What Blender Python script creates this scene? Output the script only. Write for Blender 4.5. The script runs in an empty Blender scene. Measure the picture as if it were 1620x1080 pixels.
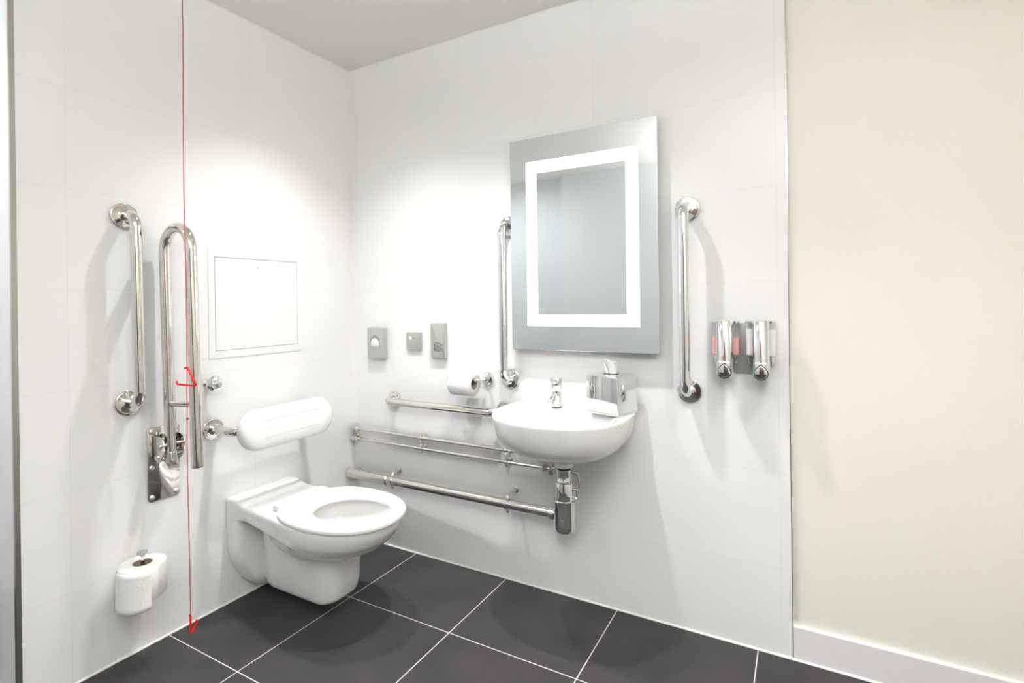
import bpy, bmesh, math, random
from mathutils import Vector, Matrix
PI = math.pi
S = bpy.context.scene
C = S.collection
H = 2.245            # ceiling height
Y_END = -1.245       # the left wall stops here at an external corner
X_END = 1.866        # the tiled back wall stops here

# ------------------------------------------------------------------ materials
def new_mat(name):
    m = bpy.data.materials.new(name); m.use_nodes = True
    return m, m.node_tree.nodes, m.node_tree.links, m.node_tree.nodes['Principled BSDF']

def mat(name, col, rough=.4, metal=0., bump=0., scale=60., var=0., **kw):
    m, N, L, b = new_mat(name)
    b.inputs['Base Color'].default_value = (*col, 1)
    b.inputs['Roughness'].default_value = rough
    b.inputs['Metallic'].default_value = metal
    for k, v in kw.items():
        b.inputs[k].default_value = v
    if bump or var:
        tc = N.new('ShaderNodeTexCoord'); nz = N.new('ShaderNodeTexNoise')
        nz.inputs['Scale'].default_value = scale; nz.inputs['Detail'].default_value = 3
        L.new(tc.outputs['Object'], nz.inputs['Vector'])
        if bump:
            bp = N.new('ShaderNodeBump'); bp.inputs['Strength'].default_value = bump
            bp.inputs['Distance'].default_value = .002
            L.new(nz.outputs['Fac'], bp.inputs['Height']); L.new(bp.outputs['Normal'], b.inputs['Normal'])
        if var:
            r = N.new('ShaderNodeValToRGB')
            r.color_ramp.elements[0].position = .3; r.color_ramp.elements[1].position = .7
            r.color_ramp.elements[0].color = (*[c*(1-var) for c in col], 1)
            r.color_ramp.elements[1].color = (*[min(1, c*(1+var)) for c in col], 1)
            L.new(nz.outputs['Fac'], r.inputs['Fac']); L.new(r.outputs['Color'], b.inputs['Base Color'])
    return m

def wall_tile(name, axis, u0, width=.6):
    """white 600 x 300 tiles laid in straight courses"""
    m, N, L, b = new_mat(name)
    g = N.new('ShaderNodeNewGeometry'); s = N.new('ShaderNodeSeparateXYZ'); L.new(g.outputs['Position'], s.inputs[0])
    a = N.new('ShaderNodeMath'); a.operation = 'SUBTRACT'; L.new(s.outputs[axis], a.inputs[0]); a.inputs[1].default_value = u0
    z = N.new('ShaderNodeMath'); z.operation = 'SUBTRACT'; L.new(s.outputs[2], z.inputs[0]); z.inputs[1].default_value = .274 - .3
    cb = N.new('ShaderNodeCombineXYZ'); L.new(a.outputs[0], cb.inputs[0]); L.new(z.outputs[0], cb.inputs[1])
    br = N.new('ShaderNodeTexBrick'); br.offset = 0; br.squash = 1
    br.inputs['Scale'].default_value = 1; br.inputs['Brick Width'].default_value = width
    br.inputs['Row Height'].default_value = .3; br.inputs['Mortar Size'].default_value = .0009
    br.inputs['Mortar Smooth'].default_value = .3
    br.inputs['Color1'].default_value = (.83, .83, .83, 1); br.inputs['Color2'].default_value = (.845, .845, .842, 1)
    br.inputs['Mortar'].default_value = (.77, .77, .76, 1)
    L.new(cb.outputs[0], br.inputs['Vector']); L.new(br.outputs['Color'], b.inputs['Base Color'])
    bp = N.new('ShaderNodeBump'); bp.inputs['Strength'].default_value = .12; bp.inputs['Distance'].default_value = .001; bp.invert = True
    L.new(br.outputs['Fac'], bp.inputs['Height'])
    L.new(bp.outputs['Normal'], b.inputs['Normal'])
    b.inputs['Roughness'].default_value = .27
    b.inputs['Specular IOR Level'].default_value = .35
    return m

def floor_tile():
    m, N, L, b = new_mat('charcoal_floor_tile')
    g = N.new('ShaderNodeNewGeometry'); s = N.new('ShaderNodeSeparateXYZ'); L.new(g.outputs['Position'], s.inputs[0])
    a = N.new('ShaderNodeMath'); a.operation = 'ADD'; L.new(s.outputs[0], a.inputs[0]); a.inputs[1].default_value = -.379 + .463*20
    c = N.new('ShaderNodeMath'); c.operation = 'ADD'; L.new(s.outputs[1], c.inputs[0]); c.inputs[1].default_value = .3946 + .458*20
    cb = N.new('ShaderNodeCombineXYZ'); L.new(a.outputs[0], cb.inputs[0]); L.new(c.outputs[0], cb.inputs[1])
    br = N.new('ShaderNodeTexBrick'); br.offset = 0; br.squash = 1
    br.inputs['Scale'].default_value = 1; br.inputs['Brick Width'].default_value = .463
    br.inputs['Row Height'].default_value = .458; br.inputs['Mortar Size'].default_value = .0018
    br.inputs['Mortar Smooth'].default_value = .1
    L.new(cb.outputs[0], br.inputs['Vector'])
    nz = N.new('ShaderNodeTexNoise'); nz.inputs['Scale'].default_value = 5; nz.inputs['Detail'].default_value = 5
    L.new(g.outputs['Position'], nz.inputs['Vector'])
    r = N.new('ShaderNodeValToRGB'); r.color_ramp.elements[0].position = .3; r.color_ramp.elements[1].position = .75
    r.color_ramp.elements[0].color = (.046, .0435, .046, 1); r.color_ramp.elements[1].color = (.066, .062, .066, 1)
    L.new(nz.outputs['Fac'], r.inputs['Fac'])
    L.new(r.outputs['Color'], br.inputs['Color1']); L.new(r.outputs['Color'], br.inputs['Color2'])
    br.inputs['Mortar'].default_value = (.62, .61, .59, 1)
    L.new(br.outputs['Color'], b.inputs['Base Color'])
    b.inputs['Roughness'].default_value = .5; b.inputs['Specular IOR Level'].default_value = .1
    bp = N.new('ShaderNodeBump'); bp.inputs['Strength'].default_value = .3; bp.inputs['Distance'].default_value = .001; bp.invert = True
    L.new(br.outputs['Fac'], bp.inputs['Height']); L.new(bp.outputs['Normal'], b.inputs['Normal'])
    return m

def emit(name, col, strength):
    m, N, L, b = new_mat(name)
    b.inputs['Base Color'].default_value = (.9, .9, .9, 1)
    b.inputs['Emission Color'].default_value = (*col, 1); b.inputs['Emission Strength'].default_value = strength
    return m

M = dict(
    tile_left=wall_tile('white_tile_left', 1, -1.121 - .6*10),
    tile_back=wall_tile('white_tile_back', 0, 1.236 - .6*10),
    tile_return=wall_tile('white_tile_return', 0, -.6*10),
    floor=floor_tile(),
    ceiling=mat('ceiling_paint', (.80, .79, .735), .9, bump=.05, scale=90),
    cream=mat('cream_paint', (.84, .812, .755), .55, bump=.04, scale=120, var=.006),
    rear=mat('pale_grey_paint', (.72, .732, .74), .6, bump=.04, scale=120),
    base=mat('skirting_tile', (.82, .79, .79), .3),
    sealant=mat('white_sealant', (.82, .81, .78), .5, bump=.1, scale=80),
    steel=mat('polished_steel', (.74, .72, .68), .07, 1, var=.01, scale=20),
    chrome=mat('chrome', (.82, .83, .83), .04, 1, var=.005, scale=20),
    brushed=mat('brushed_steel', (.60, .60, .57), .38, 1, bump=.03, scale=300),
    brushed_grey=mat('satin_grey_metal', (.56, .57, .57), .42, .75, bump=.02, scale=300),
    trim=mat('corner_trim_metal', (.50, .48, .44), .3, 1, bump=.05, scale=40),
    porcelain=mat('porcelain', (.78, .78, .785), .08, var=.004, scale=8, **{'Coat Weight': .3}),
    seat=mat('seat_plastic', (.80, .80, .805), .22, var=.004, scale=8),
    pad=mat('pad_foam', (.81, .815, .82), .45, bump=.08, scale=160),
    paper=mat('tissue_paper', (.86, .855, .84), .95, bump=.5, scale=140),
    tissue=mat('soft_tissue', (.90, .90, .90), .95, bump=.25, scale=60),
    card=mat('grey_cardboard', (.36, .31, .23), .9, bump=.3, scale=120),
    red=mat('red_plastic', (.72, .008, .012), .3, var=.05),
    redcord=mat('red_cord', (.50, .006, .012), .7, bump=.4, scale=900),
    seam=mat('pad_seam', (.60, .61, .62), .6, var=.01),
    panel=mat('panel_white', (.80, .81, .83), .4, bump=.02, scale=200),
    gap=mat('panel_gap_grey', (.30, .30, .31), .7, var=.03),
    dark=mat('dark_plastic', (.03, .032, .035), .4, var=.05),
    white=mat('white_plastic', (.85, .85, .85), .35, var=.005),
    socket=mat('socket_grey_insert', (.30, .33, .31), .4, var=.03),
    gasket=mat('black_rubber', (.03, .03, .03), .6, var=.05),
    mirror=mat('mirror_glass', (.89, .925, .935), .015, 1, var=.002, scale=3),
    water=mat('bowl_water', (.42, .41, .36), .03, var=.01, scale=5),
    door=mat('added_door_wood', (.12, .09, .07), .45, bump=.1, scale=30, var=.15),
    pink=mat('pink_soap', (.85, .36, .33), .25, var=.02, **{'Subsurface Weight': .1}),
    whitesoap=mat('white_soap', (.86, .86, .88), .3, var=.01),
    clear=mat('clear_plastic', (.92, .93, .93), .08, var=.004, Alpha=.22),
    led=emit('mirror_light_band', (.97, 1., 1.), 4.2),
    amber=mat('amber_window', (.35, .12, .06), .2, var=.02),
)

# ------------------------------------------------------------------ mesh builder
class MB:
    def __init__(s): s.bm = bmesh.new()
    def faces(s, vs, fs):
        V = [s.bm.verts.new(v) for v in vs]
        for f in fs:
            try: s.bm.faces.new([V[i] for i in f])
            except ValueError: pass
        return V
    def box(s, lo, hi, bevel=0., seg=2, taper=None):
        x0, y0, z0 = lo; x1, y1, z1 = hi
        t = bmesh.new()
        vs = [(x, y, z) for z in (z0, z1) for y in (y0, y1) for x in (x0, x1)]
        V = [t.verts.new(v) for v in vs]
        for f in ((0,2,3,1),(4,5,7,6),(0,1,5,4),(2,6,7,3),(0,4,6,2),(1,3,7,5)): t.faces.new([V[i] for i in f])
        if bevel: bmesh.ops.bevel(t, geom=t.edges[:], offset=bevel, segments=seg, profile=.5, affect='EDGES')
        s.merge(t); return s
    def merge(s, t, mtx=None):
        if mtx is not None: t.transform(mtx)
        me = bpy.data.meshes.new('t'); t.to_mesh(me); t.free(); s.bm.from_mesh(me); bpy.data.meshes.remove(me)
    def loft(s, loops, cap0=True, cap1=True, closed=True):
        rows = [[s.bm.verts.new(p) for p in lp] for lp in loops]
        n = len(rows[0])
        for a, b in zip(rows, rows[1:]):
            for i in range(n if closed else n - 1):
                j = (i + 1) % n
                s.bm.faces.new((a[i], a[j], b[j], b[i]))
        if cap0: s.bm.faces.new(rows[0][::-1])
        if cap1: s.bm.faces.new(rows[-1])
        return s
    def tube(s, path, r, n=20, cap=True):
        P = [Vector(p) for p in path]; rs = r if isinstance(r, (list, tuple)) else [r]*len(P)
        up = None; loops = []
        for i, p in enumerate(P):
            d = ((P[i+1] - p).normalized() if i < len(P)-1 else Vector((0,0,0))) + ((p - P[i-1]).normalized() if i else Vector((0,0,0)))
            d.normalize()
            if up is None:
                up = Vector((0,0,1)) if abs(d.z) < .9 else Vector((1,0,0))
            up = (up - d*up.dot(d)).normalized(); sd = d.cross(up)
            loops.append([p + rs[i]*(math.cos(2*PI*k/n)*up + math.sin(2*PI*k/n)*sd) for k in range(n)])
        return s.loft(loops, cap, cap)
    def lathe(s, prof, org, axis, n=40, cap=True):
        """prof: (distance along the axis, radius)"""
        a = Vector(axis).normalized(); u = Vector((0,0,1)) if abs(a.z) < .9 else Vector((1,0,0))
        u = (u - a*u.dot(a)).normalized(); v = a.cross(u); o = Vector(org)
        return s.loft([[o + a*h + max(r, 1e-4)*(math.cos(2*PI*k/n)*u + math.sin(2*PI*k/n)*v) for k in range(n)] for h, r in prof], cap, cap)
    def prism(s, poly, d0, d1, fn, bevel=0.):
        t = bmesh.new()
        a = [t.verts.new(fn(u, v, d0)) for u, v in poly]; b = [t.verts.new(fn(u, v, d1)) for u, v in poly]
        n = len(a)
        t.faces.new(a[::-1]); t.faces.new(b)
        for i in range(n): t.faces.new((a[i], a[(i+1)%n], b[(i+1)%n], b[i]))
        if bevel:
            es = [e for e in t.edges if (e.verts[0] in b) and (e.verts[1] in b)]
            bmesh.ops.bevel(t, geom=es, offset=bevel, segments=2, profile=.5, affect='EDGES')
        s.merge(t); return s
    def build(s, name, m, parent=None, sharp=35, smooth=True):
        bmesh.ops.recalc_face_normals(s.bm, faces=s.bm.faces[:])
        me = bpy.data.meshes.new(name); s.bm.to_mesh(me); s.bm.free()
        if smooth:
            me.polygons.foreach_set('use_smooth', [True]*len(me.polygons))
            me.set_sharp_from_angle(angle=math.radians(sharp))
        for x in (m if isinstance(m, list) else [m]): me.materials.append(x)
        o = bpy.data.objects.new(name, me); C.objects.link(o)
        if parent is not None:
            base = parent; off = Vector((0,0,0))
            while base is not None: off += base.location; base = base.parent
            me.transform(Matrix.Translation(-off)); o.parent = parent
        return o

def rehome(o, loc):
    o.data.transform(Matrix.Translation(-Vector(loc))); o.location = loc; return o
def thing(name, label, cat, loc, group=None):
    o = bpy.data.objects.new(name, None); o.empty_display_size = .05; C.objects.link(o); o.location = loc
    o['label'] = label; o['category'] = cat
    if group: o['group'] = group
    return o
def tag(o, label, cat, group=None):
    o['label'] = label; o['category'] = cat
    if group: o['group'] = group
    return o
def struct(name, mb, m, **k):
    o = mb.build(name, m, **k); o['kind'] = 'structure'; return o
def arc(c, r, a0, a1, n, u, v):
    c = Vector(c); u = Vector(u); v = Vector(v)
    return [c + r*(math.cos(a0 + (a1-a0)*i/n)*u + math.sin(a0 + (a1-a0)*i/n)*v) for i in range(n+1)]
def round_path(pts, r, n=10):
    P = [Vector(p) for p in pts]; out = [P[0]]
    for i in range(1, len(P)-1):
        a = (P[i-1]-P[i]).normalized(); b = (P[i+1]-P[i]).normalized()
        ang = a.angle(b); d = r/math.tan(ang/2)
        c = P[i] + (a+b).normalized()*(r/math.sin(ang/2))
        p0 = P[i]+a*d; p1 = P[i]+b*d
        v0 = p0-c; v1 = p1-c; th = v0.angle(v1); ax = v0.cross(v1).normalized()
        for k in range(n+1): out.append(c + Matrix.Rotation(th*k/n, 3, ax) @ v0)
    out.append(P[-1]); return out
def rrect(x0, y0, x1, y1, r, n=5):
    out = []
    for cx, cy, a in ((x1-r, y1-r, 0), (x0+r, y1-r, PI/2), (x0+r, y0+r, PI), (x1-r, y0+r, 1.5*PI)):
        out += [(cx + r*math.cos(a+PI/2*k/n), cy + r*math.sin(a+PI/2*k/n)) for k in range(n+1)]
    return out
onL = lambda u, v, d: (d, u, v)        # left wall: u = y, v = z, d out of the wall
onB = lambda u, v, d: (u, -d, v)       # back wall: u = x, v = z, d out of the wall

# ------------------------------------------------------------------ room shell
struct('floor', MB().box((-1.0, -2.8, -.1), (2.85, .12, 0)), M['floor'], smooth=False)
struct('ceiling', MB().box((-1.0, -2.8, H), (2.85, .12, H+.1)), M['ceiling'], smooth=False)
w = struct('wall_left', MB().box((-.9, Y_END, 0), (0, .1, H)), [M['tile_left'], M['tile_return']], smooth=False)
for p in w.data.polygons: p.material_index = 1 if abs(p.normal.y) > .5 else 0
struct('wall_back', MB().box((0, 0, 0), (X_END, .1, H)), M['tile_back'], smooth=False)
struct('wall_back_right', MB().box((X_END, .012, 0), (2.75, .1, H)), M['cream'], smooth=False)
struct('wall_right', MB().box((2.75, -2.75, 0), (2.85, .1, H)), M['cream'], smooth=False)
struct('wall_rear', MB().box((.035, -2.66, 0), (2.75, -2.56, H)), M['rear'], smooth=False)
struct('wall_rear_left', MB().box((-.9, -2.8, 0), (.035, -2.66, H)), M['rear'], smooth=False)
struct('wall_far_left', MB().box((-1.0, -2.8, 0), (-.9, Y_END, H)), M['tile_left'], smooth=False)
struct('baseboard_right', MB().box((X_END+.0015, -.0005, 0), (2.75, .012, .1035), .001, 1), M['base'])
struct('trim_1', MB().box((-.011, Y_END-.0012, 0), (.0012, Y_END+.011, H), .001, 1), M['trim'])
struct('trim_2', MB().box((X_END-.0005, -.0012, 0), (X_END+.0012, .012, H)), M['trim'], smooth=False)
def bead(name, pts, r=.0035): return struct(name, MB().tube(pts, r, 8), M['sealant'])
bead('trim_3', [(.001, Y_END+.02, .001), (.001, -.001, .001)], .0045)
bead('trim_4', [(.001, -.001, .001), (2.75, -.001, .001)], .0045)
bead('trim_5', [(.0005, Y_END+.01, H-.0005), (.0005, -.0005, H-.0005)], .0025)
bead('trim_6', [(.0005, -.0005, H-.0005), (X_END, -.0005, H-.0005)], .0025)
bead('trim_7', [(.0005, -.0005, 0), (.0005, -.0005, H)], .0022)
bead('trim_8', [(X_END+.002, .0095, .1035), (2.75, .0095, .1035)], .0026)
d = struct('added_door_1', MB().box((1.35, -2.56, .005), (2.25, -2.525, 2.04), .004), M['door'])  # unseen door, added to give the chrome dark reflections
MB().tube(round_path([(1.43, -2.53, 1.02), (1.43, -2.475, 1.02), (1.56, -2.475, 1.02)], .015), .009, 14).build('door_handle', M['chrome'], d)

# ------------------------------------------------------------------ grab rails
FL_PROF = [(0, .040), (.0055, .0406), (.0078, .0402), (.0090, .0390), (.0096, .0372), (.0098, .0345), (.0102, .021), (.0112, .0185), (.0118, .0165)]
def grab_rail(name, label, a, b, fn, depth, group, bend=.042, fr=1., m=None):
    """a, b: wall coordinates (u, v) of the two flanges"""
    m = m or M['steel']
    root = thing(name, label, 'grab rail', fn(*a, 0), group)
    n = Vector(fn(0, 0, 1)) - Vector(fn(0, 0, 0))
    MB().tube(round_path([fn(*a, .008), fn(*a, depth), fn(*b, depth), fn(*b, .008)], bend, 12), .0163, 28).build('rail', m, root)
    for p in (a, b):
        MB().lathe([(h, r*fr) for h, r in FL_PROF], fn(*p, 0), n, 44).build('flange', m, root)
    return root
G = 'polished tubular grab rails on the tiled walls'
grab_rail('grab_rail', 'vertical steel grab rail on the left wall, beside the raised drop-down rail', (-.972, 1.413), (-.966, .812), onL, .074, G)
grab_rail('grab_rail', 'vertical steel grab rail half tucked behind the left edge of the lit mirror', (.875, 1.424), (.876, .815), onB, .062, G, m=M['chrome'])
grab_rail('grab_rail', 'vertical steel grab rail between the lit mirror and the twin soap dispensers', (1.568, 1.427), (1.568, .815), onB, .080, G, m=M['chrome'])
grab_rail('grab_rail', 'horizontal steel grab rail on the back wall, running behind the left side of the washbasin', (.262, .683), (.845, .683), onB, .062, G, bend=.036, fr=.9)

# ------------------------------------------------------------------ drop-down rail (raised)
root = thing('drop_down_rail', 'U-shaped steel drop-down support rail folded up on its bolted wall plate', 'support rail', (0, -.863, .47))
xa, xb, zt, yr = .052, .203, 1.378, -.865
r0 = (xb-xa)/2; zc = zt - r0
def lean(p):                     # the raised rail stands a little off the vertical
    x, y, z = p; return (x - .012*(z-.65), y + .010*(.65-z), z)
path = [(xa, yr, .625), (xa, yr, .9)] + [tuple(v) for v in arc(((xa+xb)/2, yr, zc), r0, PI, 0, 24, (1,0,0), (0,0,1))] + [(xb, yr, .8), (xb, yr, .607)]
MB().tube([lean(p) for p in path], .0172, 28).build('rail', M['steel'], root)
MB().lathe([(-.002, .0165), (0, .0165)], lean((xb, yr, .607)), (0,0,1), 28).build('end_cap', M['gasket'], root)
MB().tube([lean((xa+.010, yr, .795)), lean((xb-.010, yr, .806))], .0095, 18).build('crossbar', M['steel'], root)
pl = MB().prism(rrect(-.914, .470, -.811, .717, .012), 0, .005, onL, .0012).build('wall_plate', M['steel'], root)
for u, v in ((-.901, .484), (-.824, .484), (-.901, .583), (-.824, .583), (-.901, .703), (-.824, .703)):
    MB().lathe([(.004, .0085), (.007, .0085), (.0095, .006), (.0105, .002)], onL(u, v, 0), (1,0,0), 16).build('bolt', M['brushed'], pl)
hg = MB()
cheek = [(.004, .604), (.042, .604), (.052, .609), (.062, .620), (.072, .640), (.077, .655), (.076, .668), (.068, .684), (.050, .691), (.004, .691)]
for y0, y1 in ((-.900, -.8955), (-.834, -.8295)):
    hg.prism(cheek, y0, y1, lambda u, v, d: (u, d, v), .001)
hg.box((.004, -.8955, .664), (.0085, -.834, .691))
hg.box((.004, -.8955, .604), (.030, -.834, .610), .001)
hinge = hg.build('hinge_bracket', M['steel'], root)
for x, z in ((.052, .660), (.036, .622)):
    MB().tube([(x, -.905, z), (x, -.824, z)], .0055, 16).build('pivot_pin', M['brushed'], hinge)
    MB().lathe([(0, .009), (.004, .009), (.006, .005)], (x, -.900, z), (0,-1,0), 16).build('pivot_bolt', M['brushed'], hinge)
    MB().lathe([(0, .009), (.004, .009), (.006, .005)], (x, -.8295, z), (0,1,0), 16).build('pivot_bolt', M['brushed'], hinge)
MB().lathe([(-.001, .019), (.030, .019), (.034, .0176)], lean((xa, yr, .604)), (0,0,1), 24).build('socket_collar', M['steel'], root)

# ------------------------------------------------------------------ emergency pull cord
cx_, cy_ = .235, -.911
root = thing('pull_cord', 'red emergency pull cord hanging from the ceiling with two triangular handles', 'pull cord', (cx_, cy_, H))
rnd = random.Random(4)
pts = []
for i in range(61):
    z = H - (H-.162)*i/60
    pts.append((cx_ + rnd.uniform(-.0006, .0006), cy_ + .0016*math.sin(z*7) + rnd.uniform(-.0005, .0005), z))
cord = MB().tube(pts, .0013, 8).build('cord', M['redcord'], root)
for z in (.772, .930, .163):
    MB().lathe([(-.004, .0012), (-.002, .0032), (.002, .0032), (.004, .0012)], (cx_, cy_, z), (0,0,1), 12).build('knot', M['redcord'], cord)
MB().lathe([(0, .035), (-.012, .034), (-.022, .022), (-.024, .004)], (cx_, cy_, H), (0,0,1), 32).build('ceiling_rose', M['white'], root)
uR = Vector((.874, .486, 0)); uF = Vector((.486, -.874, 0))
o = Vector((cx_, cy_, 0))
def tri(p, name, m): return MB().tube(round_path(p, .004, 6), .0032, 12).build(name, m, root)
h1 = [o - uR*.004 + uF*.004 + Vector((0,0,.929)), o + uR*.005 + uF*.004 + Vector((0,0,.933)), o + uR*.032 + uF*.004 + Vector((0,0,.874)), o - uR*.026 + uF*.005 + Vector((0,0,.880)), o - uR*.0295 + uF*.005 + Vector((0,0,.890))]
tri(h1, 'triangle_handle', M['red'])
h2 = [o + uR*.001 + Vector((0,0,.160)), o - uR*.0005 - uF*.002 + Vector((0,0,.096)), o + uR*.0105 - uF*.016 + Vector((0,0,.132)), o + uR*.0115 - uF*.014 + Vector((0,0,.141))]
tri(h2, 'triangle_handle', M['red'])

# ------------------------------------------------------------------ access panel, hook
root = thing('access_panel', 'flush white square access panel set in the left wall tiles', 'access panel', (0, -.5, .925))
fr = MB()
a, b = (-.702, .925, -.293, 1.331), (-.678, .952, -.317, 1.304)
for lo, hi in (((a[0], a[1]), (a[2], b[1])), ((a[0], b[3]), (a[2], a[3])), ((a[0], b[1]), (b[0], b[3])), ((b[2], b[1]), (a[2], b[3]))):
    fr.box((0, lo[0], lo[1]), (.0022, hi[0], hi[1]))
fr.build('frame', M['panel'], root, smooth=False)
MB().box((0, b[0], b[1]), (.0003, b[2], b[3])).build('shadow_gap', M['gap'], root, smooth=False)
dr = MB().box((.0002, b[0]+.0016, b[1]+.0016), (.0024, b[2]-.0016, b[3]-.0026), .0004, 1).build('door', M['panel'], root)
MB().lathe([(.002, .0045), (.0032, .0045), (.0034, .002)], (0, -.502, 1.272), (1,0,0), 20).build('lock', M['brushed_grey'], dr)
root = thing('robe_hook', 'round chrome knob hook on the left wall below the access panel', 'hook', (0, -.711, .840))
MB().lathe([(0, .014), (.003, .014), (.006, .008), (.040, .0075)], (0, -.711, .840), (1,0,0), 24).build('stem', M['chrome'], root)
MB().lathe([(.038, .012), (.040, .026), (.044, .0285), (.050, .0285), (.056, .024), (.058, .016), (.0585, .004)], (0, -.711, .840), (1,0,0), 36).build('knob', M['chrome'], root)

# ------------------------------------------------------------------ toilet
def bake(o, mods, extra=()):
    for kind, kw in mods:
        md = o.modifiers.new(kind, kind)
        for k, v in kw.items(): setattr(md, k, v)
    bpy.context.view_layer.update()
    me = bpy.data.meshes.new_from_object(o.evaluated_get(bpy.context.evaluated_depsgraph_get()))
    o.modifiers.clear(); old = o.data; o.data = me; bpy.data.meshes.remove(old)
    for e in extra: bpy.data.objects.remove(e)
    me.polygons.foreach_set('use_smooth', [True]*len(me.polygons))
    return o
yc = -.505                       # centre line of the toilet
def egg(x0, x1, hw, xm, z, n=64, nr=2.6, nf=2.1):
    """plan outline: widest at xm, fuller at the rear (x0) than at the front (x1)"""
    out = []
    for k in range(n):
        t = 2*PI*k/n; c, s_ = math.cos(t), math.sin(t)
        e = nf if c >= 0 else nr
        rx = (x1-xm) if c >= 0 else (xm-x0)
        q = (abs(c)**e + abs(s_)**e)**(-1/e)
        out.append((xm + rx*c*q, yc + hw*s_*q, z))
    return out
root = thing('toilet', 'white wall-hung toilet with an open ring seat, below the padded backrest', 'toilet', (0, yc, 0))
body = MB()
# rim and bowl
body.loft([egg(.30, .33, .02, .315, .225), egg(.22, .475, .085, .35, .232), egg(.18, .565, .128, .38, .255), egg(.16, .625, .155, .42, .285), egg(.15, .665, .170, .45, .320),
           egg(.15, .685, .177, .455, .350), egg(.15, .690, .179, .46, .372), egg(.15, .686, .176, .46, .384)])
# deck running back to the wall
def sec(x, hw, z0, z1, r=.012):
    return [(x, yc + u, v) for u, v in rrect(-hw, z0, hw, z1, r, 4)]
body.loft([sec(.0, .144, .312, .402), sec(.055, .144, .316, .402), sec(.085, .144, .322, .392), sec(.115, .145, .328, .384), sec(.20, .150, .318, .384), sec(.30, .165, .315, .384), sec(.40, .172, .30, .384)])
# plate against the wall, rounded at the bottom
shield = [(-.144, .395), (.144, .395), (.144, .30), (.141, .22), (.132, .165), (.112, .12), (.085, .075), (.055, .045), (.02, .034), (-.02, .034), (-.055, .045), (-.085, .075), (-.112, .12), (-.132, .165), (-.141, .22), (-.144, .30)]
def shl(x, s_, dz=0): return [(x, yc + u*s_, .395 + (v-.395)*(s_*.5+.5) + dz) for u, v in shield]
body.loft([shl(0, 1.), shl(.052, 1.), shl(.068, .97), shl(.078, .90)])
# trap section below the bowl
def foot(z, x1, hw, r):
    """plan of the trap section: a narrow waist near the wall, wider towards the front"""
    half = [(0, .45*hw), (.085, .45*hw), (.108, .52*hw), (.128, .74*hw), (.148, .92*hw), (.18, hw)]
    front = [(x1-r + r*math.sin(PI/2*k/6), hw-r + r*math.cos(PI/2*k/6)) for k in range(7)]
    q = half + front
    return [(x, yc - y, z) for x, y in q] + [(x, yc + y, z) for x, y in q[::-1]]
body.loft([foot(.070, .435, .062, .045), foot(.075, .462, .076, .05), foot(.090, .478, .084, .055), foot(.13, .488, .089, .06), foot(.20, .493, .094, .065), foot(.30, .50, .10, .07)])
pan = body.build('pan', M['porcelain'], root)
cut = MB().loft([egg(.395, .50, .05, .45, .262), egg(.365, .56, .082, .46, .275), egg(.345, .605, .105, .475, .30), egg(.335, .635, .122, .48, .34), egg(.33, .645, .128, .485, .395)]).build('cutter', M['porcelain'])
cut.location = (0, 0, 0); cut.parent = root
cut.data.transform(Matrix.Translation((0, -yc, 0)))
bake(pan, [('REMESH', dict(mode='VOXEL', voxel_size=.0042)), ('SMOOTH', dict(factor=.5, iterations=16)),
           ('BOOLEAN', dict(operation='DIFFERENCE', object=cut, solver='EXACT')), ('SMOOTH', dict(factor=.4, iterations=3))], [cut])
pan.data.set_sharp_from_angle(angle=math.radians(60))
MB().loft([egg(.354, .594, .098, .472, .2915), egg(.350, .599, .102, .473, .2925)]).build('water', M['water'], root)
# ring seat
def ring(n=96):
    prof = [(0, .0), (.0, .008), (.04, .016), (.12, .0195), (.25, .0205), (.75, .0195), (.88, .018), (.96, .014), (1., .008), (.98, .0), (.90, -.0005), (.1, -.0005)]
    out = egg(.238, .703, .184, .46, 0, n, 2.5, 2.15); inn = egg(.365, .648, .114, .515, 0, n, 2.05, 2.05)
    return [[tuple(Vector(inn[k]).lerp(Vector(out[k]), f)[:2]) + (.3855 + h,) for k in range(n)] for f, h in prof]
lp = ring(); mb = MB(); mb.loft(lp + [lp[0]], False, False)
bmesh.ops.remove_doubles(mb.bm, verts=mb.bm.verts[:], dist=1e-6)
st = mb.build('seat', M['seat'], root, sharp=50)
for dy in (-.092, .088):
    MB().box((.232, yc+dy-.022, .384), (.272, yc+dy+.022, .404), .005, 3).build('hinge', M['seat'], st)
    MB().tube([(.246, yc+dy-.026, .398), (.246, yc+dy+.026, .398)], .0055, 16).build('hinge_pin', M['chrome'], st)

# ------------------------------------------------------------------ padded backrest
root = thing('backrest', 'white oblong padded backrest on a bent steel rail above the toilet', 'backrest', (0, yc, .672))
MB().tube(round_path([(.008, -.694, .668), (.125, -.694, .668), (.150, -.62, .668), (.150, -.39, .668), (.125, -.316, .668), (.008, -.316, .668)], .05, 8), .0165, 26).build('rail', M['steel'], root)
for y in (-.694, -.316):
    MB().lathe([(h, r*.97) for h, r in FL_PROF] + [(.014, .0205), (.036, .0205), (.038, .0168)], (0, y, .668), (1,0,0), 44).build('flange', M['steel'], root)
def pill(hl, hh, x, zc_=.670, n=40):
    r = hh; out = []
    for cyy, a0 in ((hl-r, -PI/2), (-(hl-r), PI/2)):
        out += [(x, yc + cyy + r*math.cos(a0 + PI*k/n), zc_ + r*math.sin(a0 + PI*k/n)) for k in range(n+1)]
    return out
pd = MB()
pd.loft([pill(.184, .054, .156), pill(.196, .066, .159), pill(.2025, .0725, .167), pill(.2035, .0735, .178), pill(.2025, .0725, .190), pill(.197, .067, .199), pill(.186, .056, .205), pill(.160, .030, .2075), pill(.135, .004, .208)])
pad = pd.build('pad', M['pad'], root, sharp=80)
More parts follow.
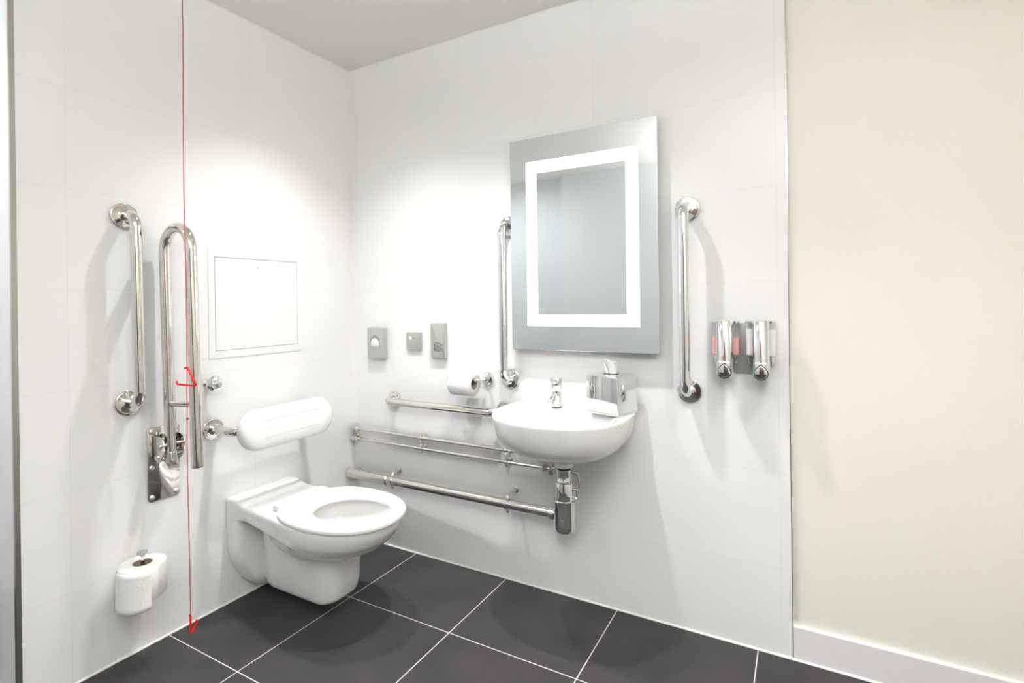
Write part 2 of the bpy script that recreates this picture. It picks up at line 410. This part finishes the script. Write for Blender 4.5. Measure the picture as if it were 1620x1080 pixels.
pad.data.transform(Matrix.Translation((-.17, 0, 0)) ); pad.data.transform(Matrix.Rotation(math.radians(-6), 4, 'Y')); pad.data.transform(Matrix.Translation((.17, 0, 0)))
gv = MB()
for u0, u1, dz in ((-.13, .12, .030), (-.11, -.02, 0), (.03, .13, .0), (-.13, .12, -.030)):
    x = .2079
    p = Vector((x-.17, 0, dz + .008)); p.rotate(Matrix.Rotation(math.radians(-6), 3, 'Y'))
    gv.tube([(p.x + .17, yc + u0, p.z + .662), (p.x + .17, yc + u1, p.z + .662)], .0014, 8)
gv.build('stitching', M['seam'], root)

# ------------------------------------------------------------------ toilet rolls and holders
def paper_roll(name, label, group, c, axis, length, r, rc, sheet=None):
    root = thing(name, label, 'toilet paper', c, group)
    a = Vector(axis); o = Vector(c)
    MB().loft([[o + p for p in L_] for L_ in ring_loops(a, length, r, rc + .0012)], False, False).build('paper', M['paper'], root, sharp=50)
    MB().loft([[o + p for p in L_] for L_ in ring_loops(a, length*.998, rc + .0012, rc, 0)], False, False).build('cardboard_core', M['card'], root, sharp=50)
    return root
def ring_loops(a, L_, r, rc, ch=.003, n=56):
    a = a.normalized(); u = Vector((0,0,1)) if abs(a.z) < .9 else Vector((1,0,0)); u = (u - a*u.dot(a)).normalized(); v = a.cross(u)
    h = L_/2
    prof = [(-h, rc), (-h, r-ch), (-h+ch, r), (h-ch, r), (h, r-ch), (h, rc), (-h, rc)]
    return [[a*x + q*(math.cos(2*PI*k/n)*u + math.sin(2*PI*k/n)*v) for k in range(n)] for x, q in prof]
# low roll on a vertical spindle
rx, ry, rz0 = .088, -.972, .222
root = thing('toilet_roll_holder', 'chrome upright toilet roll spindle low on the left wall', 'toilet roll holder', (0, ry, .2))
MB().lathe([(0, .025), (.004, .025), (.007, .02)], (0, ry, .205), (1,0,0), 30).build('rosette', M['chrome'], root)
MB().tube(round_path([(.004, ry, .205), (rx, ry, .205), (rx, ry, .348)], .02, 8), .006, 16).build('spindle', M['chrome'], root)
MB().lathe([(0, .030), (.003, .030), (.004, .028)], (rx, ry, .2165), (0,0,1), 30).build('support_disc', M['chrome'], root)
MB().lathe([(-.012, .0062), (-.006, .0075), (-.004, .0135), (-.002, .0145), (.002, .0145), (.0035, .013)], (rx, ry, .352), (0,0,1), 24).build('knob', M['brushed_grey'], root)
root = paper_roll('toilet_roll', 'toilet roll standing upright on the low spindle, loose end hanging', 'toilet rolls', (rx, ry, rz0+.0495), (0,0,1), .098, .064, .0255)
rows = []
for j in range(9):
    f = j/8; row = []
    for i in range(41):
        t = math.radians(-165 + 158*i/40); g = i/40
        zb = rz0 - .027 + .004*math.sin(g*7)
        z = (rz0 + .092)*(1-f) + zb*f
        wr = .0016*math.sin(z*420 + g*5) * math.exp(-((g-.35)/.28)**2) + .004*f*f
        rr = .0655 + wr
        row.append((rx + rr*math.cos(t), ry + rr*math.sin(t), z))
    rows.append(row)
mb = MB(); mb.loft(rows, False, False, False); sh = mb.build('loose_sheet', M['paper'], root, sharp=80)
bake(sh, [('SOLIDIFY', dict(thickness=.0008, offset=1.))])
# roll on the back wall
root = thing('toilet_roll_holder', 'chrome arm toilet roll holder on the back wall beside the mirror rail', 'toilet roll holder', (.768, 0, .808))
MB().lathe([(0, .0255), (.005, .0265), (.010, .0255), (.013, .017), (.016, .012)], (.768, 0, .808), (0,-1,0), 34).build('rosette', M['chrome'], root)
MB().tube(round_path([(.768, -.008, .808), (.768, -.078, .808), (.628, -.078, .808)], .012, 8), .0075, 18).build('arm', M['chrome'], root)
MB().lathe([(0, .0075), (.003, .0105), (.007, .0105), (.009, .007)], (.630, -.078, .808), (-1,0,0), 20).build('end_stop', M['chrome'], root)
root = paper_roll('toilet_roll', 'toilet roll lying on the arm holder above the horizontal grab rail', 'toilet rolls', (.699, -.078, .7945), (1,0,0), .100, .050, .0212)

# ------------------------------------------------------------------ small fittings on the back wall
root = thing('sanitary_bag_dispenser', 'grey metal sanitary bag dispenser with an arched opening, nearest the corner', 'bag dispenser', (.17, 0, .87))
MB().prism(rrect(.120, .868, .221, 1.009, .003, 3), 0, .0255, onB, .002).build('case', M['brushed_grey'], root)
hole = [(.140, .928)] + [(.1675 + .0275*math.cos(PI - PI*k/14), .944 + .0275*math.sin(PI - PI*k/14)) for k in range(15)] + [(.195, .928)]
MB().prism([(u, v + .004) for u, v in hole], .0252, .0258, onB).build('opening', M['gap'], root, smooth=False)
bagp = [(.144, .922)] + [(.1675 + .0235*math.cos(PI - PI*k/14), .938 + .0235*math.sin(PI - PI*k/14)) for k in range(15)] + [(.191, .922)]
MB().prism(bagp, .0256, .0275, onB, .0008).build('bag_edge', M['white'], root)
MB().tube([(.193, -.0256, .953), (.216, -.0256, .957)], .0009, 8).build('slot', M['gap'], root)

root = thing('fused_switch', 'small square metal fused switch plate left of the shaver socket', 'switch', (.385, 0, .91))
MB().prism(rrect(.342, .911, .4255, .990, .004, 3), 0, .011, onB, .0025).build('face_plate', M['brushed'], root)
MB().prism(rrect(.359, .957, .374, .973, .002, 3), .0105, .0135, onB, .001).build('rocker', M['white'], root)
MB().lathe([(.0105, .0025), (.012, .0022)], (.386, 0, .965), (0,-1,0), 14).build('indicator', M['dark'], root)
MB().prism(rrect(.394, .959, .412, .971, .002, 3), .0105, .0118, onB, .0006).build('fuse_holder', M['brushed_grey'], root)
for u in (.350, .418):
    MB().lathe([(.0105, .003), (.0118, .0025)], (u, 0, .950), (0,-1,0), 14).build('screw', M['brushed_grey'], root)

root = thing('shaver_socket', 'tall metal shaver socket plate right of the fused switch', 'socket', (.524, 0, .88))
MB().prism(rrect(.486, .881, .562, 1.034, .003, 3), 0, .019, onB, .004).build('face_plate', M['brushed'], root)
sk = MB().prism(rrect(.503, .909, .551, .950, .002, 3), .0185, .0205, onB, .0006).build('socket_insert', M['socket'], root)
for u, v in ((.510, .939), (.510, .921), (.543, .939), (.543, .921)):
    MB().lathe([(.0200, .0034), (.0208, .0034)], (u, 0, v), (0,-1,0), 14).build('pin_hole', M['dark'], sk)
pic = MB()
for u0, v0, u1, v1 in ((.516, .945, .538, .9475), (.519, .913, .535, .9155), (.522, .921, .5235, .941), (.530, .921, .5315, .941), (.522, .930, .5315, .9315), (.5055, .9295, .5145, .9308), (.5385, .9295, .5475, .9308)):
    pic.box((u0, -.0208, v0), (u1, -.0203, v1))
pic.build('pictogram', M['dark'], sk, smooth=False)
for v in (1.021, .894):
    MB().lathe([(.0185, .0032), (.0198, .0026)], (.524, 0, v), (0,-1,0), 14).build('screw', M['brushed_grey'], root)

# ------------------------------------------------------------------ pipes
def pipe_clip(x, d, z, r, parent, up):
    mb = MB()
    mb.lathe([(-.006, r+.0028), (.006, r+.0028)], (x, -d, z), (1,0,0), 24)
    for s_ in (1, -1):
        mb.box((x-.005, -d-.003, z + s_*(r+.001) - .004), (x+.005, -d+.003, z + s_*(r+up) + .0), .001, 1) if s_ > 0 else mb.box((x-.005, -d-.003, z-r-.012), (x+.005, -d+.003, z-r+.001), .001, 1)
    mb.tube([(x, -d + r*.6, z), (x, -.0005, z)], .0045, 12)
    mb.lathe([(0, .011), (.003, .011), (.005, .007)], (x, 0, z), (0,-1,0), 18)
    return mb.build('pipe_clip', M['steel'], parent)
zs = {'upper': .5325, 'lower': .4855}
for key, lab in (('upper', 'upper of the two thin steel supply pipes on the back wall'), ('lower', 'lower of the two thin steel supply pipes on the back wall')):
    z = zs[key]; dp = .034
    root = thing('supply_pipe', lab, 'pipe', (.03, 0, z), 'thin water pipes on the back wall')
    x1 = 1.075 if key == 'upper' else 1.045
    MB().tube([(.034, -dp, z), (x1, -dp, z)], .0076, 18).build('pipe', M['steel'], root)
    MB().tube(round_path([(.021, -.001, z), (.021, -dp, z), (.060, -dp, z)], .010, 6), .0105, 20).build('elbow', M['steel'], root)
    mbx = MB()
    for xx in (.044, .066): mbx.lathe([(-.006, .011), (-.005, .0125), (.005, .0125), (.006, .011)], (xx, -dp, z), (1,0,0), 6 if xx > .05 else 22)
    mbx.build('compression_nut', M['steel'], root)
    MB().lathe([(0, .016), (.002, .016), (.004, .011)], (.021, 0, z), (0,-1,0), 24).build('rosette', M['steel'], root)
    for xx in (.4385, .868): pipe_clip(xx, dp, z, .0076, root, .012)
    if key == 'lower':
        MB().tube(round_path([(1.045, -dp, z), (1.076, -dp, z), (1.076, -dp, z+.022)], .010, 6), .0085, 18).build('elbow', M['steel'], root)
        mbx = MB()
        mbx.lathe([(-.009, .0125), (-.007, .0145), (.007, .0145), (.009, .0125)], (1.040, -dp, z), (1,0,0), 6)
        mbx.lathe([(-.012, .012), (-.009, .016), (.010, .016), (.013, .012)], (1.075, -dp-.004, z-.004), (0,0,1), 20)
        mbx.lathe([(0, .007), (.02, .007), (.022, .010), (.028, .010)], (1.075, -dp, z-.004), (0,-1,0), 16)
        mbx.build('isolating_valve', M['steel'], root)
    else:
        MB().tube(round_path([(1.060, -dp, z), (1.092, -dp, z), (1.100, -.050, z+.020)], .010, 6), .0085, 18).build('riser', M['steel'], root)

root = thing('waste_pipe', 'thick steel waste pipe along the back wall to the basin trap', 'pipe', (0, -.05, .32))
A = Vector((.012, -.040, .3200)); B = Vector((1.104, -.080, .3405)); ax = (B-A).normalized()
at = lambda x: A + (B-A)*((x-A.x)/(B.x-A.x))
MB().tube([A, B], .0195, 28).build('pipe', M['steel'], root)
MB().lathe([(-.003, .012), (0, .0205), (.003, .0238), (.015, .0242), (.018, .0236), (.244, .0236), (.248, .0205)], A, ax, 30).build('sleeve', M['steel'], root)
MB().tube([(.034, -.0005, .3205), (.034, -.036, .3205)], .018, 24).build('wall_outlet', M['steel'], root)
for x in (.285, .893):
    p = at(x); mb = MB()
    mb.lathe([(-.008, .0205), (-.008, .0228), (.008, .0228), (.008, .0205)], p, ax, 28)
    mb.tube(round_path([p + Vector((0, .0, .020)), p + Vector((0, .004, .030)), (p.x, -.020, p.z+.034), (p.x, -.0005, p.z+.034)], .008, 5), .0075, 14)
    mb.tube([p + Vector((0, 0, -.021)), p + Vector((0, 0, -.034))], .0055, 12)
    mb.lathe([(0, .013), (.003, .013), (.005, .008)], (p.x, 0, p.z+.034), (0,-1,0), 18)
    mb.build('pipe_bracket', M['steel'], root)
MB().lathe([(-.024, .0225), (-.022, .0245), (-.006, .0245), (-.004, .0225)], B, ax, 30).build('compression_nut', M['chrome'], root)

root = thing('bottle_trap', 'chrome bottle trap under the washbasin', 'bottle trap', (1.143, -.094, .285))
T = (1.143, -.094, -.012)
MB().lathe([(.297, .018), (.299, .028), (.306, .0355), (.318, .0385), (.330, .0392), (.408, .0392), (.4085, .0405), (.415, .0405), (.4165, .039)], T, (0,0,1), 48).build('cup', M['chrome'], root)
MB().lathe([(.412, .0345), (.476, .0345), (.479, .0335), (.481, .030)], T, (0,0,1), 48).build('body', M['chrome'], root)
MB().lathe([(.478, .028), (.486, .0285), (.488, .0272), (.502, .0272), (.503, .0285), (.506, .0285), (.507, .0272), (.525, .0272), (.527, .0255)], T, (0,0,1), 40).build('inlet_nut', M['chrome'], root)
MB().lathe([(.525, .024), (.5365, .024)], T, (0,0,1), 36).build('gasket', M['gasket'], root)
MB().tube(round_path([(1.171, -.090, .506), (1.191, -.080, .502), (1.195, -.078, .458), (1.189, -.078, .428)], .010, 6), .0042, 12).build('overflow_hose', M['steel'], root)
mb = MB()
mb.lathe([(0, .007), (.010, .007), (.012, .005)], (1.181, -.084, .443), (1,-.2,0), 14); mb.lathe([(0, .007), (.010, .007), (.012, .005)], (1.181, -.084, .413), (1,-.2,0), 14)
mb.tube([(1.188, -.086, .448), (1.188, -.086, .408)], .004, 10)
mb.build('clamp_screw', M['steel'], root)

# ------------------------------------------------------------------ washbasin
xc = 1.166
def plan(sx, z, y0=0., k=.0, hw=.238, dp=.390, n=72, piv=-.13, yb=None):
    """D shaped outline, flat against the wall; sx shrinks it towards the waste"""
    ys = -.165; out = []
    N = n
    for i in range(N):                # rounded front half
        t = PI*i/(N-1); c, s_ = math.cos(t), math.sin(t); e = 2.25
        q = (abs(c)**e + abs(s_)**e)**(-1/e)
        out.append((hw*c*q, ys - (dp+ys)*s_*q))
    side = [(hw*.998, -.12), (hw*.985, -.075), (hw*.965, -.045), (hw*.945, -.027), (hw*.91, -.012), (hw*.86, -.003), (hw*.80, 0)]
    out += [(-u, v) for u, v in side] + [(-hw*.8 + 1.6*hw*j/12, 0) for j in range(1, 12)] + side[::-1]
    sb = sx**.3
    return [(xc + u*sx, (piv + (v-piv)*sx) if v < piv else (piv + (v-piv)*sb), z) for u, v in out]
def inner(a, b, cy, z, n=72):
    """the bowl hollow, with the same number of points and start as plan()"""
    ref = plan(1., 0.); out = []
    for x, y, _ in ref:
        t = math.atan2((y-cy)/b, (x-xc)/a)
        e = 2.4; c, s_ = math.cos(t), math.sin(t); q = (abs(c)**e + abs(s_)**e)**(-1/e)
        out.append((xc + a*c*q, cy + b*s_*q, z))
    return out
root = thing('washbasin', 'white wall-hung washbasin under the lit mirror', 'washbasin', (xc, 0, .56))
bs = [plan(.10, .573), plan(.26, .575), plan(.45, .583), plan(.61, .595), plan(.76, .612), plan(.875, .636), plan(.94, .660), plan(.975, .688), plan(.993, .712), plan(.999, .724), plan(1., .730), plan(.992, .7355), plan(.975, .737)]
bs += [inner(.212, .148, -.222, .735), inner(.203, .139, -.222, .728), inner(.194, .130, -.222, .710), inner(.178, .118, -.220, .680), inner(.145, .098, -.21, .640), inner(.09, .062, -.19, .615), inner(.022, .020, -.16, .606)]
MB().loft(bs).build('basin', M['porcelain'], root, sharp=60)
MB().lathe([(.5345, .030), (.537, .0345), (.60, .037)], T, (0,0,1), 44).build('waste_outlet', M['porcelain'], root)
MB().lathe([(.606, .0), (.607, .020), (.610, .021)], (xc, -.16, 0), (0,0,1), 30).build('plug_hole', M['chrome'], root)

root = thing('tap', 'small chrome mixer tap on the back ledge of the washbasin', 'tap', (1.109, -.072, .737))
t0 = (1.109, -.072, 0)
MB().lathe([(.7365, .0225), (.741, .0225), (.743, .019), (.790, .0185), (.793, .0178)], t0, (0,0,1), 36).build('body', M['chrome'], root)
MB().tube([(1.109, -.080, .768), (1.112, -.112, .772), (1.114, -.135, .762), (1.114, -.140, .752)], [.014, .0135, .0125, .0115], 24).build('spout', M['chrome'], root)
MB().lathe([(.792, .0185), (.796, .0205), (.832, .0215), (.838, .019), (.840, .008)], t0, (0,0,1), 36).build('lever_head', M['chrome'], root)
MB().tube([(1.109, -.085, .826), (1.110, -.118, .836)], [.009, .007], 16).build('lever', M['chrome'], root)

# ------------------------------------------------------------------ tissue box and tissue
bz0, bz1 = .742, .866
bx, by, ba = 1.364, -.157, math.radians(-16)      # front right corner and turn of the box
def bp(u, v, z): return (bx + u*math.cos(ba) - v*math.sin(ba), by + u*math.sin(ba) + v*math.cos(ba), z)
root = thing('tissue_box', 'mirror-polished square tissue box cover on the washbasin rim', 'tissue box', bp(-.055, .06, .737))
BW, BD = .126, .120
def bl(z, g, r=.004): return [bp(u, v, z) for u, v in rrect(-BW-g*.2, -g*.2, g, BD, r, 4)]
bxm = MB(); bxm.loft([bl(bz0, .006), bl(bz1-.004, .0002), bl(bz1-.001, -.001), bl(bz1, -.004)])
bxm.build('cover', M['chrome'], root, sharp=30)
MB().prism(rrect(-BW, -.003, .008, BD, .012, 6), .7365, .7415, lambda u, v, d: bp(u, v, d), .001).build('base_plate', M['chrome'], root)
MB().prism(rrect(-.093, .045, -.035, .077, .014, 6), bz1-.0004, bz1+.0006, lambda u, v, d: bp(u, v, d)).build('slot', M['dark'], root, smooth=False)
mb = MB(); rows = []
for j in range(11):
    f = j/10; row = []
    for i in range(33):
        g = i/32; w_ = .020 + .010*math.sin(f*PI*.6)
        row.append(bp(-.064 + (g-.5)*2*w_, .061 + .010*math.sin(g*9 + f*1.5)*(.5+.3*f) - .010*f*f, bz1 + .0012 + f*(.050 + .005*math.sin(g*7) - .010*abs(g-.4))))
    rows.append(row)
mb.loft(rows, False, False, False); o = mb.build('tissue', M['tissue'], sharp=80)
bake(o, [('SUBSURF', dict(levels=1)), ('SOLIDIFY', dict(thickness=.0012))])
rehome(o, bp(-.064, .061, bz1)); tag(o, 'white tissue sticking up out of the polished tissue box', 'tissue')

# ------------------------------------------------------------------ mirror
mx0, mx1, mz0, mz1, md_ = .908, 1.480, .937, 1.747, .045
root = thing('mirror', 'tall rectangular illuminated mirror with a frosted light band, above the washbasin', 'mirror', ((mx0+mx1)/2, 0, mz0))
MB().box((mx0+.045, -md_+.006, mz0+.05), (mx1-.045, -.0005, mz1-.05), .002, 1).build('back_box', M['white'], root)
MB().box((mx0, -md_, mz0), (mx1, -md_+.006, mz1), .0012, 1).build('mirror_glass', M['mirror'], root)
ox0, ox1, oz0, oz1 = .978, 1.413, 1.0275, 1.655
ix0, ix1, iz0, iz1 = 1.022, 1.369, 1.0705, 1.6105
lb = MB()
for a, b in (((ox0, oz0), (ox1, iz0)), ((ox0, iz1), (ox1, oz1)), ((ox0, iz0), (ix0, iz1)), ((ix1, iz0), (ox1, iz1))):
    lb.box((a[0], -md_-.0006, a[1]), (b[0], -md_+.0002, b[1]))
lb.build('light_band', M['led'], root, smooth=False)

# ------------------------------------------------------------------ soap dispensers
def wedge(u0, u1, v0, v1, d0, d1, r=.01, n=8):
    """plan outline of a bulging front: rounded box in (u, d), extruded in v"""
    return rrect(u0, d0, u1, d1, r, n)
def column(mb, outline, levels):
    mb.loft([[(uc + (u-uc)*s_, -(dd if dd <= .012 else .012 + (dd-.012)*s_), z) for u, dd in outline] for z, s_, uc in levels])
root0 = thing('dispenser_bracket', 'grey metal wall bracket carrying both chrome soap dispensers', 'bracket', (1.735, 0, .885))
MB().prism(rrect(1.688, .884, 1.790, 1.046, .004, 3), 0, .010, onB, .001).build('back_plate', M['brushed_grey'], root0)
def dispenser(u0, u1, c0, c1, liquid, label, levels):
    """u0..u1 whole width, c0..c1 the chrome front column"""
    root = thing('soap_dispenser', label, 'soap dispenser', ((c0+c1)/2, 0, .876), 'chrome soap dispensers on the back wall')
    cm = (c0+c1)/2; um = (u0+u1)/2
    ch = MB(); ol = rrect(u0, .0105, u1, .058, .012, 6)
    column(ch, ol, [(.9435, .985, um), (.946, 1, um), (1.043, 1, um), (1.046, .98, um)]); ch.build('chamber', M['clear'], root, sharp=40)
    lq = MB(); oi = rrect(u0+.002, .0125, u1-.002, .0555, .010, 6)
    column(lq, oi, [(.9465, 1, um), (levels, 1, um)]); lq.build('soap', liquid, root, sharp=40)
    cp = MB(); column(cp, rrect(u0-.0005, .0105, u1+.0005, .059, .012, 6), [(1.0455, 1, um), (1.051, 1, um), (1.053, .95, um)]); cp.build('lid', M['chrome'], root, sharp=40)
    cu = MB(); column(cu, rrect(u0+.004, .0105, u1-.004, .058, .012, 6), [(.918, .86, um), (.926, .95, um), (.944, 1, um)]); cu.build('cup', M['chrome'], root, sharp=40)
    fc = MB()
    fo = [(c0, .045), (c1, .045)] + [(cm + (c1-cm)*math.cos(t)*(1 if abs(math.cos(t)) < .97 else 1), .066 + .026*math.sin(t)) for t in [PI*k/20 for k in range(21)]]
    column(fc, fo, [(.8765, .96, cm), (.879, 1, cm), (1.050, 1, cm), (1.0535, .97, cm)]); fc.build('front_cover', M['chrome'], root, sharp=40)
    D = .0915
    fbt = [(cm + .0195*math.cos(a), .893 + .0185*math.sin(a)) for a in [math.radians(q) for q in (-150, -120, -90, -60, -30, 0, 25)]] + [(cm+.012, .9095), (cm+.005, .9165), (cm, .9175), (cm-.005, .9165), (cm-.012, .9095)] + [(cm + .0195*math.cos(math.radians(155)), .893 + .0185*math.sin(math.radians(155)))]
    MB().prism([(cm + (u-cm)*1.09, .896 + (v-.896)*1.09) for u, v in fbt], D-.012, D+.0018, onB, .001).build('button_rim', M['dark'], root)
    MB().prism(fbt, D-.012, D+.0045, onB, .0025).build('push_button', M['chrome'], root)
    MB().prism([(cm-.0165, .8925), (cm+.0165, .8925), (cm+.011, .885), (cm, .8825), (cm-.011, .885)], D+.004, D+.0052, onB).build('button_slot', M['dark'], root, smooth=False)
    MB().prism(rrect(cm-.0035, .9305, cm+.0035, .9435, .002, 3), D-.004, D+.0012, onB).build('level_window', M['amber'] if liquid is M['pink'] else M['gap'], root)
    MB().prism(rrect(cm-.017, .9225, cm+.017, .9275, .001, 2), D-.012, D+.0006, onB).build('label_strip', M['white'], root)
    return root
dispenser(1.647, 1.729, 1.663, 1.713, M['pink'], 'left soap dispenser of the pair, with pink liquid showing in its sides', 1.000)
dispenser(1.746, 1.832, 1.767, 1.816, M['whitesoap'], 'right soap dispenser of the pair, with white liquid showing in its sides', 1.026)

# ------------------------------------------------------------------ lights
def area(name, loc, size, power, col=(1,.97,.92), spread=150, shape='DISK', rot=(0,0,0), sy=None):
    l = bpy.data.lights.new(name, 'AREA'); l.shape = shape; l.size = size; l.energy = power; l.color = col
    if sy: l.size_y = sy
    l.spread = math.radians(spread)
    o = bpy.data.objects.new(name, l); C.objects.link(o); o.location = loc; o.rotation_euler = rot
    return o
def spot(name, loc, power, col=(1,.98,.95), size=100, blend=1., r=.018):
    l = bpy.data.lights.new(name, 'SPOT'); l.energy = power; l.color = col; l.spot_size = math.radians(size); l.spot_blend = blend; l.shadow_soft_size = r
    o = bpy.data.objects.new(name, l); C.objects.link(o); o.location = loc
    return o
spot('downlight_or_fill', (.50, -.52, H-.006), 65, (1,.985,.965))
spot('downlight_or_fill', (1.12, -.51, H-.006), 78)
spot('downlight_or_fill', (2.2, -.95, H-.006), 56, (1,.98,.965))  # fill spot added to brighten the cream wall on the right
area('bounce_fill', (2.0, -2.25, 1.75), .45, 66, (.94,.962,1), spread=170, rot=(PI,0,0))  # upward fill added behind the camera, bounced off the ceiling
area('shower_fill', (-.42, -1.9, H-.004), .40, 9, (.93,.96,1), spread=170)  # soft cool fill added over the shower recess, out of view

wd = bpy.data.worlds.new('World'); S.world = wd; wd.use_nodes = True
wd.node_tree.nodes['Background'].inputs[0].default_value = (.9, .93, 1, 1); wd.node_tree.nodes['Background'].inputs[1].default_value = .2

# ------------------------------------------------------------------ camera
yaw, roll = math.radians(29.0921), math.radians(-.7456)
fwd = Vector((-math.sin(yaw), math.cos(yaw), math.tan(math.radians(-.0403)))).normalized()
right = Vector((math.cos(yaw), math.sin(yaw), 0)); up = right.cross(fwd)
r_ = math.cos(roll)*right + math.sin(roll)*up; u_ = -math.sin(roll)*right + math.cos(roll)*up
cd = bpy.data.cameras.new('camera'); cam = bpy.data.objects.new('camera', cd); C.objects.link(cam)
mtx = Matrix((r_, u_, -fwd)).transposed().to_4x4(); mtx.translation = (1.9043, -1.8348, 1.1204)
cam.matrix_world = mtx
cd.sensor_width = 36; cd.lens = 826.87*36/1620
cd.shift_x = -(809.77-810)/1620; cd.shift_y = (478.22-540)/1620
cd.clip_start = .02
S.camera = cam
S.view_settings.view_transform = 'Standard'; S.view_settings.look = 'None'; S.view_settings.gamma = 1
S.view_settings.use_curve_mapping = False; S.view_settings.exposure = 0.17
S.cycles.max_bounces = 16; S.cycles.diffuse_bounces = 10; S.cycles.glossy_bounces = 8; S.cycles.transmission_bounces = 10
S.cycles.caustics_reflective = False; S.cycles.caustics_refractive = False
S.cycles.use_denoising = True
